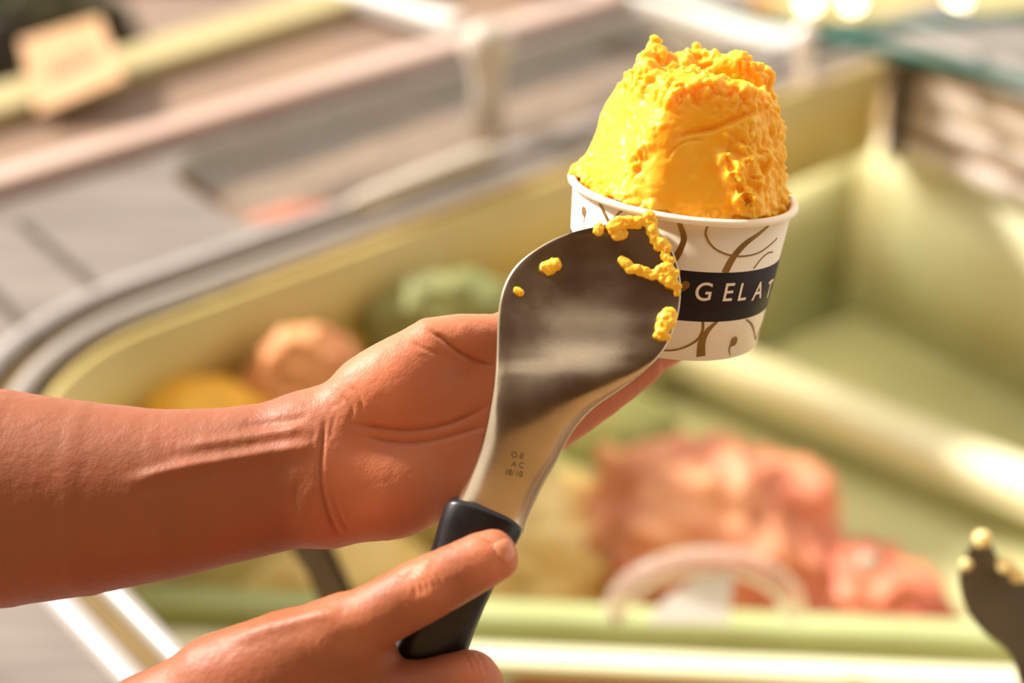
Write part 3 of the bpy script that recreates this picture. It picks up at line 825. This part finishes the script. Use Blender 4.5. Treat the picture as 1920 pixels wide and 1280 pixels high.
G.chain([(C_(1437, 136, -120), 8, 8), (C_(1440, 190, -110), 16, 24), (C_(1452, 260, -105), 16, 30)], 10)
G.chain([(C_(1430, 205, 0), 16, 14), (C_(1350, 222, 28), 18, 14), (C_(1270, 255, 60), 14, 12)], 10)   # folded lip
for (px_, py_, wv, r) in [(1385, 262, 45, 24), (1402, 300, 55, 22), (1378, 330, 72, 26), (1412, 340, 55, 24), (1430, 300, 25, 22), (1360, 300, 70, 16), (1398, 372, 75, 24)]:
    G.ell(C_(px_, py_, wv), (r, r*1.1, r*.8), I3, 10)
V, F = G.mesh(1)
Nn = normals(V, F)
px = proj(V); q = V-RIMC; hq = q@CU; thq = np.arctan2(q@CRv, q@CFv)
# crumbly areas: top, right flank, bottom edge, ridge; pressed facets stay smooth
crumb = np.clip((hq-165)/50, 0, 1)
crumb = np.maximum(crumb, np.exp(-((px[:, 0]-1405)/48)**2)*np.clip((px[:, 1]-210)/40, 0, 1))
crumb = np.maximum(crumb, np.exp(-(hq/26)**2))
crumb = np.maximum(crumb, .75*np.exp(-((px[:, 0]-(1262-.45*(px[:, 1]-150)))/20)**2)*(px[:, 1] < 330))
crumb = np.maximum(crumb, np.clip((thq-.95)/.3, 0, 1))
nz = fbm(V/26, 4, 3); nz2 = np.abs(fbm(V/13, 3, 8)); nl = fbm(V/60, 3, 5)
cell = np.abs(vnoise(V/17, 31))+.5*np.abs(vnoise(V/9, 33))
V = V+Nn*(nl*5+crumb*(nz*11+(cell-.35)*12+fbm(V/36, 2, 77)*9-2)+(1-crumb)*(fbm(V/9, 2, 4)*1.1+np.maximum(fbm(V/30, 3, 12)-.25, 0)*8))[:, None]
Nn = normals(V, F)
V = crease(V, Nn, [(1440, 200), (1390, 216), (1340, 238), (1290, 248), (1255, 266)], 7, 11)
V = crease(V, Nn, [(1250, 300), (1262, 280), (1290, 264), (1330, 262)], 3, 4)
V = crease(V, Nn, [(1400, 400), (1402, 372), (1376, 332), (1366, 292), (1372, 255)], 9, 9)
scoop = build('mango_gelato_scoop', toW(V), F, M['gelato'])
tag(scoop, 'bright orange mango gelato scoop heaped above the paper cup', 'gelato')

# ================================================================== the spatula in the right hand
ST = [((846, 956), (984, 1000), 140, 0.55), ((860, 930), (992, 968), 143, 0.55), ((879, 890), (1016, 915), 150, 0.52), ((898, 845), (1042, 868), 157, 0.46), ((911, 800), (1072, 812), 162, 0.38), ((919, 760), (1112, 766), 163, 0.28), ((926, 720), (1172, 724), 160, 0.17), ((930, 680), (1222, 684), 154, 0.08), ((932, 640), (1250, 650), 146, 0.02), ((933, 605), (1266, 612), 138, -0.01), ((936, 570), (1274, 580), 130, -0.03), ((944, 538), (1277, 545), 123, -0.04), ((958, 510), (1275, 512), 117, -0.04), ((978, 487), (1268, 484), 112, -0.04), ((1006, 466), (1257, 460), 108, -0.03), ((1040, 447), (1243, 442), 105, -0.02), ((1080, 433), (1226, 428), 103, 0), ((1120, 424), (1204, 420), 102, 0), ((1148, 418), (1180, 417), 102, 0)]
spat = empty('gelato_spatula', toW(P(800, 1300, 150)), 'steel gelato spatula with black handle smeared with mango gelato', 'spatula', 'gelato spatulas')
NW = 25; TH = 5.0
Ls = catmull([np.array([*l, wv, bw]) for l, r, wv, bw in ST], 3); Rs = catmull([np.array([*r, wv, bw]) for l, r, wv, bw in ST], 3)
fr = []; bk = []
for l, r in zip(Ls, Rs):
    a = P(l[0], l[1], l[2]); b = P(r[0], r[1], r[2]); wid = np.linalg.norm(b-a)
    for j in range(NW):
        u = [0, .008, .02][j] if j < 3 else ([.98, .992, 1][j-NW+3] if j > NW-4 else .02+.96*(j-2)/(NW-5))
        eb = [3.2, .9, 0][j] if j < 3 else ([0, .9, 3.2][j-NW+3] if j > NW-4 else 0)
        c = (math.sqrt(max(0, 1-(2*u-1)**2*.96))-.2)/.8 if l[3] > 0.1 else 1-(2*u-1)**2
        p = a*(1-u)+b*u+np.array([0, 0, 1.0])*(wid*.5*l[3]*c-eb)
        # soft crease of the stamped shoulder
        fr.append(p)
fr = np.array(fr); ns = len(Ls)
def gridF(ns, nw, base=0, flip=False):
    f = [(base+i*nw+j, base+i*nw+j+1, base+(i+1)*nw+j+1, base+(i+1)*nw+j) for i in range(ns-1) for j in range(nw-1)]
    return [t[::-1] for t in f] if flip else f
back = fr-np.array([0, 0, TH]); nb = len(fr)
F = gridF(ns, NW)+gridF(ns, NW, nb, True)
for i in range(ns-1):
    for j in (0, NW-1):
        a, b = i*NW+j, (i+1)*NW+j; F.append((a, b, nb+b, nb+a) if j == 0 else (b, a, nb+a, nb+b))
for i in (0, ns-1):
    for j in range(NW-1):
        a, b = i*NW+j, i*NW+j+1; F.append((b, a, nb+a, nb+b) if i == 0 else (a, b, nb+b, nb+a))
blade = build('blade', toW(np.concatenate([fr, back])), F, M['steel'], spat)
es = blade.modifiers.new('edge', 'EDGE_SPLIT'); es.split_angle = math.radians(50)
# handle: rounded-oval tapering plastic grip
hc = [((910, 967), 70, 30, 148), ((905, 976), 73, 34, 148), ((893, 1003), 71, 40, 146), ((874, 1050), 66, 45, 142), ((850, 1110), 62, 46, 136), ((826, 1170), 62, 46, 130), ((806, 1225), 64, 46, 126), ((780, 1300), 62, 44, 120), ((758, 1365), 54, 38, 116), ((752, 1384), 36, 26, 114)]
V = []; F = []; nh = 28
axis0 = P(910, 967, 148); axis1 = P(806, 1225, 126)
for k, ((x_, y_), ra, rb, wv) in enumerate(hc):
    p = P(x_, y_, wv); t = axis1-axis0; t = t/np.linalg.norm(t)
    sd = np.array([.90, -.40, 0]) if k < 2 else np.array([.925, -.37, 0])
    sd = sd-t*(sd@t); sd /= np.linalg.norm(sd); up = np.cross(sd, t); up = up*np.sign(up[2])
    for j in range(nh):
        a = 2*math.pi*j/nh; ca, sa = math.cos(a), math.sin(a)
        e = .8
        V.append(p+sd*ra*np.sign(ca)*abs(ca)**e+up*rb*np.sign(sa)*abs(sa)**e-t*(20*abs(sa) if k < 2 else 0))
for i in range(len(hc)-1):
    for j in range(nh): F.append((i*nh+j, i*nh+(j+1) % nh, (i+1)*nh+(j+1) % nh, (i+1)*nh+j))
F.append(tuple(range(nh-1, -1, -1))); F.append(tuple((len(hc)-1)*nh+j for j in range(nh)))
build('handle', toW(np.array(V)), F, M['black'], spat)

# stamped marks on the neck: small engraved letters
def on_blade(px_, py_):
    pr = proj(fr); i = np.argmin(((pr-[px_, py_])**2).sum(1)); return fr[i]
for ch, x_, y_ in [('O', 964, 853), ('E', 979, 857), ('A', 962, 873), ('C', 976, 878), ('1', 947, 887), ('8', 953, 890), ('/', 961, 893), ('1', 968, 897), ('0', 975, 900)]:
    cu_ = bpy.data.curves.new('letter', 'FONT'); cu_.body = ch; cu_.size = 15; cu_.align_x = 'CENTER'; cu_.resolution_u = 3
    to = bpy.data.objects.new('tmp_letter', cu_); COL.objects.link(to); bpy.context.view_layer.update()
    tm = bpy.data.meshes.new_from_object(to.evaluated_get(bpy.context.evaluated_depsgraph_get()))
    tv = np.array([v.co[:] for v in tm.vertices]); tf = [tuple(p.vertices) for p in tm.polygons]
    bpy.data.objects.remove(to); bpy.data.curves.remove(cu_); bpy.data.meshes.remove(tm)
    p = on_blade(x_, y_); ca, sa = math.cos(-.25), math.sin(-.25)
    V = [p+np.array([a*ca-b*sa, a*sa+b*ca, 2.2]) for a, b, _ in tv]
    build('stamped_letter', toW(np.array(V)), tf, M['stamp'], blade, smooth=False)

# gelato left on the blade
def smear(blobs, label, seed):
    c = np.array([P(a, b, on_blade(a, b)[2]+FPX+r*.35) for a, b, wv, r in blobs]); mr = max(r for *_, r in blobs)+12
    Gs = Field(c.min(0)-mr, c.max(0)+mr, 2.2)
    for p, (_, _, _, r) in zip(c, blobs): Gs.ell(p, (r, r*.92, r*.75), I3, 5)
    V, F = Gs.mesh(1); N_ = normals(V, F); V = V+N_*(fbm(V/9, 3, seed)*4.0+np.abs(vnoise(V/6, seed+50))*2.5)[:, None]
    return tag(build('gelato_smear', toW(V), F, M['smear']), label, 'gelato', 'gelato left on the spatula blade')
bw = 120
smear([(1122, 433, bw, 10), (1124, 426, bw, 8)], 'small gelato bead at the top rim of the blade', 1)
smear([(1152, 425, bw, 14), (1165, 418, bw, 14), (1180, 416, bw, 13), (1196, 418, bw, 12), (1158, 440, bw, 11), (1170, 438, bw-4, 8), (1217, 404, bw, 11), (1220, 418, bw, 12), (1222, 434, bw, 11), (1228, 446, bw, 10), (1240, 456, bw, 12), (1250, 466, bw, 10), (1232, 462, bw, 8), (1246, 480, bw, 8), (1256, 488, bw, 9)], 'thick gelato clump along the top right rim of the blade', 2)
smear([(1165, 487, bw, 7), (1176, 493, bw, 9), (1184, 503, bw, 10), (1198, 505, bw, 10), (1212, 510, bw, 10), (1224, 516, bw, 9), (1238, 510, bw, 12), (1250, 504, bw, 13), (1260, 514, bw, 13), (1258, 528, bw, 11), (1268, 536, bw, 9), (1270, 550, bw, 7), (1246, 522, bw, 10)], 'long wavy gelato streak across the right of the blade', 3)
smear([(1246, 596, bw, 13), (1254, 586, bw, 12), (1244, 612, bw, 14), (1238, 626, bw, 11), (1262, 594, bw, 9), (1254, 606, bw, 12), (1250, 632, bw, 7)], 'lumpy gelato dab on the lower right rim of the blade', 4)
smear([(1024, 500, bw, 11), (1036, 496, bw, 12), (1044, 494, bw, 9), (1030, 508, bw, 9)], 'round gelato dab on the upper left of the blade', 5)
smear([(970, 544, bw-2, 7), (974, 550, bw-2, 6)], 'tiny gelato spot near the left rim of the blade', 6)

# ================================================================== the person's arms
person = empty('person', toW(P(-300, 1500, 0)), 'person with bare forearms holding the paper cup and the steel spatula', 'person')
# ---- left arm: forearm, open palm, fingers under the cup
lo = P(-330, 1240, 0); lo = np.array([lo[0], lo[1], -FPX-390]); hi = np.array([P(1340, 0, 0)[0]+20, P(0, 520, 0)[1], -FPX+160])
B = Field(lo, hi, 4.0)
B.chain([(P(-420, 940, -30), 225, 200), (P(-150, 936, -25), 217, 190), (P(0, 934, -20), 206, 178), (P(150, 934, -15), 184, 158), (P(300, 927, -10), 161, 136), (P(430, 909, -8), 146, 118), (P(540, 889, -5), 139, 100), (P(610, 878, 0), 138, 92)], 0)
B.chain([(P(600, 878, 0), 136, 90), (P(690, 852, 0), 142, 80), (P(790, 822, -5), 148, 70), (P(880, 795, -12), 142, 62), (P(955, 780, -20), 120, 54)], 40)
B.ell(P(728, 738, 22), (128, 84, 66), [np.array([.80, .50, 0]), np.array([-.50, .80, 0]), np.array([0, 0, 1])], 34)
B.ell(P(725, 915, 20), (118, 93, 68), [np.array([.98, .05, 0]), np.array([-.05, .98, 0]), np.array([0, 0, 1])], 34)
B.ell(P(900, 900, 8), (90, 50, 50), [np.array([.87, .48, 0]), np.array([-.48, .87, 0]), np.array([0, 0, 1])], 30)
B.chain([(P(700, 740, 10), 72, 62), (P(812, 650, 10), 56, 54), (P(860, 638, 4), 50, 50), (P(935, 638, -22), 50, 48), (P(1000, 606, -62), 47, 42), (P(1030, 572, -96), 36, 34)], 28)
Fg = Field(lo, hi, 4.0)
Fg.chain([(P(905, 870, -14), 44, 46), (P(1010, 823, -36), 43, 43), (P(1085, 776, -64), 40, 40), (P(1160, 724, -92), 37, 37), (P(1212, 688, -112), 32, 32)], 4)
Fg.chain([(P(915, 815, -20), 46, 48), (P(1045, 778, -70), 45, 45), (P(1140, 722, -126), 42, 42), (P(1215, 672, -170), 39, 38), (P(1276, 640, -200), 32, 32)], 5)
Fg.chain([(P(915, 760, -25), 48, 48), (P(1050, 724, -110), 46, 46), (P(1140, 684, -190), 43, 42), (P(1210, 650, -250), 38, 38), (P(1250, 630, -285), 31, 31)], 5)
Fg.chain([(P(910, 710, -25), 48, 48), (P(1020, 680, -110), 46, 46), (P(1085, 650, -215), 42, 42), (P(1140, 600, -290), 38, 38), (P(1180, 560, -335), 32, 32)], 5)
B.union(Fg, 26)
V, F = B.mesh(5)
Nn = normals(V, F)
# broad relief: tendons, palm hollow
for ln, wd, dp in [
    ([(230, 905), (330, 880), (430, 862), (520, 846), (600, 832)], 13, -9),
    ([(330, 838), (430, 826), (520, 812), (585, 798)], 11, -5),
    ([(430, 800), (520, 792), (580, 780)], 9, 3),
    ([(640, 800), (720, 815), (800, 812), (880, 790), (930, 770)], 40, 10),
    ([(600, 900), (575, 930), (560, 985)], 10, -2)]:
    V = crease(V, Nn, ln, wd, dp)
Nn = normals(V, F)
for ln, wd, dp in [
    ([(612, 775), (604, 830), (600, 880), (606, 930), (622, 980), (640, 1004)], 4.5, 7),
    ([(590, 800), (586, 830), (590, 860)], 3.5, 1.6), ([(630, 770), (622, 800), (618, 822)], 3.5, 1.6),
    ([(560, 900), (553, 930), (560, 965)], 4, 2.5),
    ([(622, 905), (628, 940), (640, 975), (660, 1003)], 4, 3),
    ([(650, 792), (700, 799), (760, 805), (815, 800), (870, 782), (930, 752)], 4.5, 8),
    ([(668, 815), (720, 825), (770, 829), (830, 820), (880, 806), (925, 796)], 4.5, 7),
    ([(796, 612), (830, 634), (862, 660), (895, 676), (940, 686)], 4.5, 8),
    ([(770, 640), (800, 655), (835, 668)], 3.5, 2.5), ([(640, 740), (660, 765), (655, 790)], 3.5, 2.5), ([(655, 720), (675, 745), (680, 770)], 3.5, 2)]:
    V = crease(V, Nn, ln, wd, dp, True)
rw = random.Random(5)
for k in range(9):
    x0, y0 = rw.uniform(585, 650), rw.uniform(735, 830)
    V = crease(V, Nn, [(x0, y0), (x0-rw.uniform(2, 10), y0+14), (x0-rw.uniform(0, 14), y0+28)], 3.2, rw.uniform(.3, .7))
for k in range(0):
    x0, y0 = rw.uniform(650, 860), rw.uniform(660, 960); a_ = rw.uniform(-.6, .6)
    V = crease(V, Nn, [(x0, y0), (x0+22*math.cos(a_), y0+22*math.sin(a_)), (x0+48*math.cos(a_), y0+44*math.sin(a_+.2))], 3.2, rw.uniform(.3, .7))
V = V+Nn*(fbm(V/28, 3, 40)*.9+fbm(V/9, 2, 44)*.5)[:, None]
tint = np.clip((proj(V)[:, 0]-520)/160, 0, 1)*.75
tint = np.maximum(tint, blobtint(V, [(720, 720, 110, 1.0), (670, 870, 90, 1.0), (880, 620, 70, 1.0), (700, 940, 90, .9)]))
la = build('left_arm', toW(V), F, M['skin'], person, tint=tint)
la['label'] = 'bare left forearm with open palm cradling the gelato cup'

# ---- right hand: thumb along the handle, index finger below
lo = np.array([P(-120, 0, 0)[0], P(0, 1560, 0)[1], -FPX-60]); hi = np.array([P(1010, 0, 0)[0], P(0, 960, 0)[1], -FPX+330])
B = Field(lo, hi, 3.6)
B.chain([(P(-60, 1640, 130), 150, 120), (P(130, 1500, 140), 140, 110), (P(300, 1390, 150), 128, 100), (P(440, 1316, 155), 118, 92), (P(570, 1268, 160), 108, 84)], 0)
B.chain([(P(430, 1300, 165), 108, 84), (P(540, 1232, 185), 84, 72), (P(640, 1186, 202), 64, 60)], 30)
B.chain([(P(560, 1300, 150), 120, 80), (P(680, 1310, 150), 86, 70)], 30)
B.chain([(P(630, 1190, 200), 62, 60), (P(700, 1156, 210), 58, 56), (P(790, 1108, 218), 57, 52), (P(850, 1078, 220), 53, 48), (P(905, 1050, 220), 50, 43), (P(930, 1040, 219), 46, 38)], 22)
B.chain([(P(600, 1300, 165), 78, 70), (P(720, 1310, 180), 68, 58), (P(800, 1302, 190), 62, 54), (P(880, 1274, 180), 54, 52), (P(896, 1290, 150), 50, 50), (P(890, 1330, 100), 46, 46)], 20)
B.chain([(P(600, 1400, 150), 70, 65), (P(760, 1400, 175), 60, 56), (P(870, 1385, 165), 54, 52), (P(885, 1400, 100), 46, 46)], 12)
B.ell(P(690, 1226, 176), (52, 44, 46), np.eye(3), 26)
V, F = B.mesh(5)
Nn = normals(V, F)
for ln, wd, dp in [([(420, 1205), (500, 1178), (580, 1158), (640, 1146)], 14, -6), ([(600, 1200), (680, 1200), (740, 1215)], 16, 3),
                   ([(778, 1062), (800, 1080), (812, 1112), (806, 1140)], 26, -6)]:
    V = crease(V, Nn, ln, wd, dp)
Nn = normals(V, F)
for k, dx in enumerate([-26, -14, -3, 9, 20]):
    V = crease(V, Nn, [(772+dx, 1064-dx*.4), (792+dx, 1074-dx*.4), (804+dx, 1092-dx*.4), (806+dx, 1112-dx*.4)], 3.5, 3.2-.3*k)
V = crease(V, Nn, [(905, 1008), (922, 1022), (934, 1040), (944, 1060)], 3.5, 3.5)
for dx in (-12, 0, 12):
    V = crease(V, Nn, [(880+dx, 1222), (892+dx, 1240), (900+dx, 1265)], 4, 2)
V = V+Nn*(fbm(V/26, 3, 41)*.9+fbm(V/8, 2, 45)*.5)[:, None]
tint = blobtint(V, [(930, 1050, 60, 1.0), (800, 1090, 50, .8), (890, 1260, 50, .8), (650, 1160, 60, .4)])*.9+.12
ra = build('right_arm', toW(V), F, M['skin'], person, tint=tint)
ra['label'] = 'bare right hand pressing its thumb on the black spatula handle'
# thumbnail laid on the thumb tip
from mathutils.bvhtree import BVHTree
def skin_patch(V, F, quad, nu, nv, off, name, m, par, round_=2.6):
    bv = BVHTree.FromPolygons([Vector(v) for v in V], [tuple(int(i) for i in f) for f in F])
    q = [np.array(c, float) for c in quad]; VV = []; ok = True
    for i in range(nu+1):
        for j in range(nv+1):
            u = i/nu*2-1; v = j/nv*2-1
            a = u*math.sqrt(max(0, 1-v*v/round_)); b = v*math.sqrt(max(0, 1-u*u/round_)); a = (a+1)/2; b = (b+1)/2
            c = q[0]*(1-a)*(1-b)+q[1]*a*(1-b)+q[2]*a*b+q[3]*(1-a)*b
            d = Vector((c[0]-960, 640-c[1], -FPX)).normalized()
            h = bv.ray_cast(Vector((0, 0, 0)), d)
            if h[0] is None: h = bv.find_nearest(d*(FPX-200))
            edge = 1-max(abs(u), abs(v))**4
            VV.append(np.array(h[0])+np.array(h[1])*(off*edge-.8*(1-edge)))
    FF = [(i*(nv+1)+j, (i+1)*(nv+1)+j, (i+1)*(nv+1)+j+1, i*(nv+1)+j+1) for i in range(nu) for j in range(nv)]
    o = build(name, toW(np.array(VV)), FF, m, par); so_ = o.modifiers.new('s', 'SOLIDIFY'); so_.thickness = .0004; so_.offset = -1
    return o
WORLD_LOC[ra.name] = np.array(person.location)
skin_patch(V, F, [(918, 1020), (944, 1064), (972, 1040), (954, 1001)], 10, 10, 2.0, 'thumbnail', M['nail'], ra)
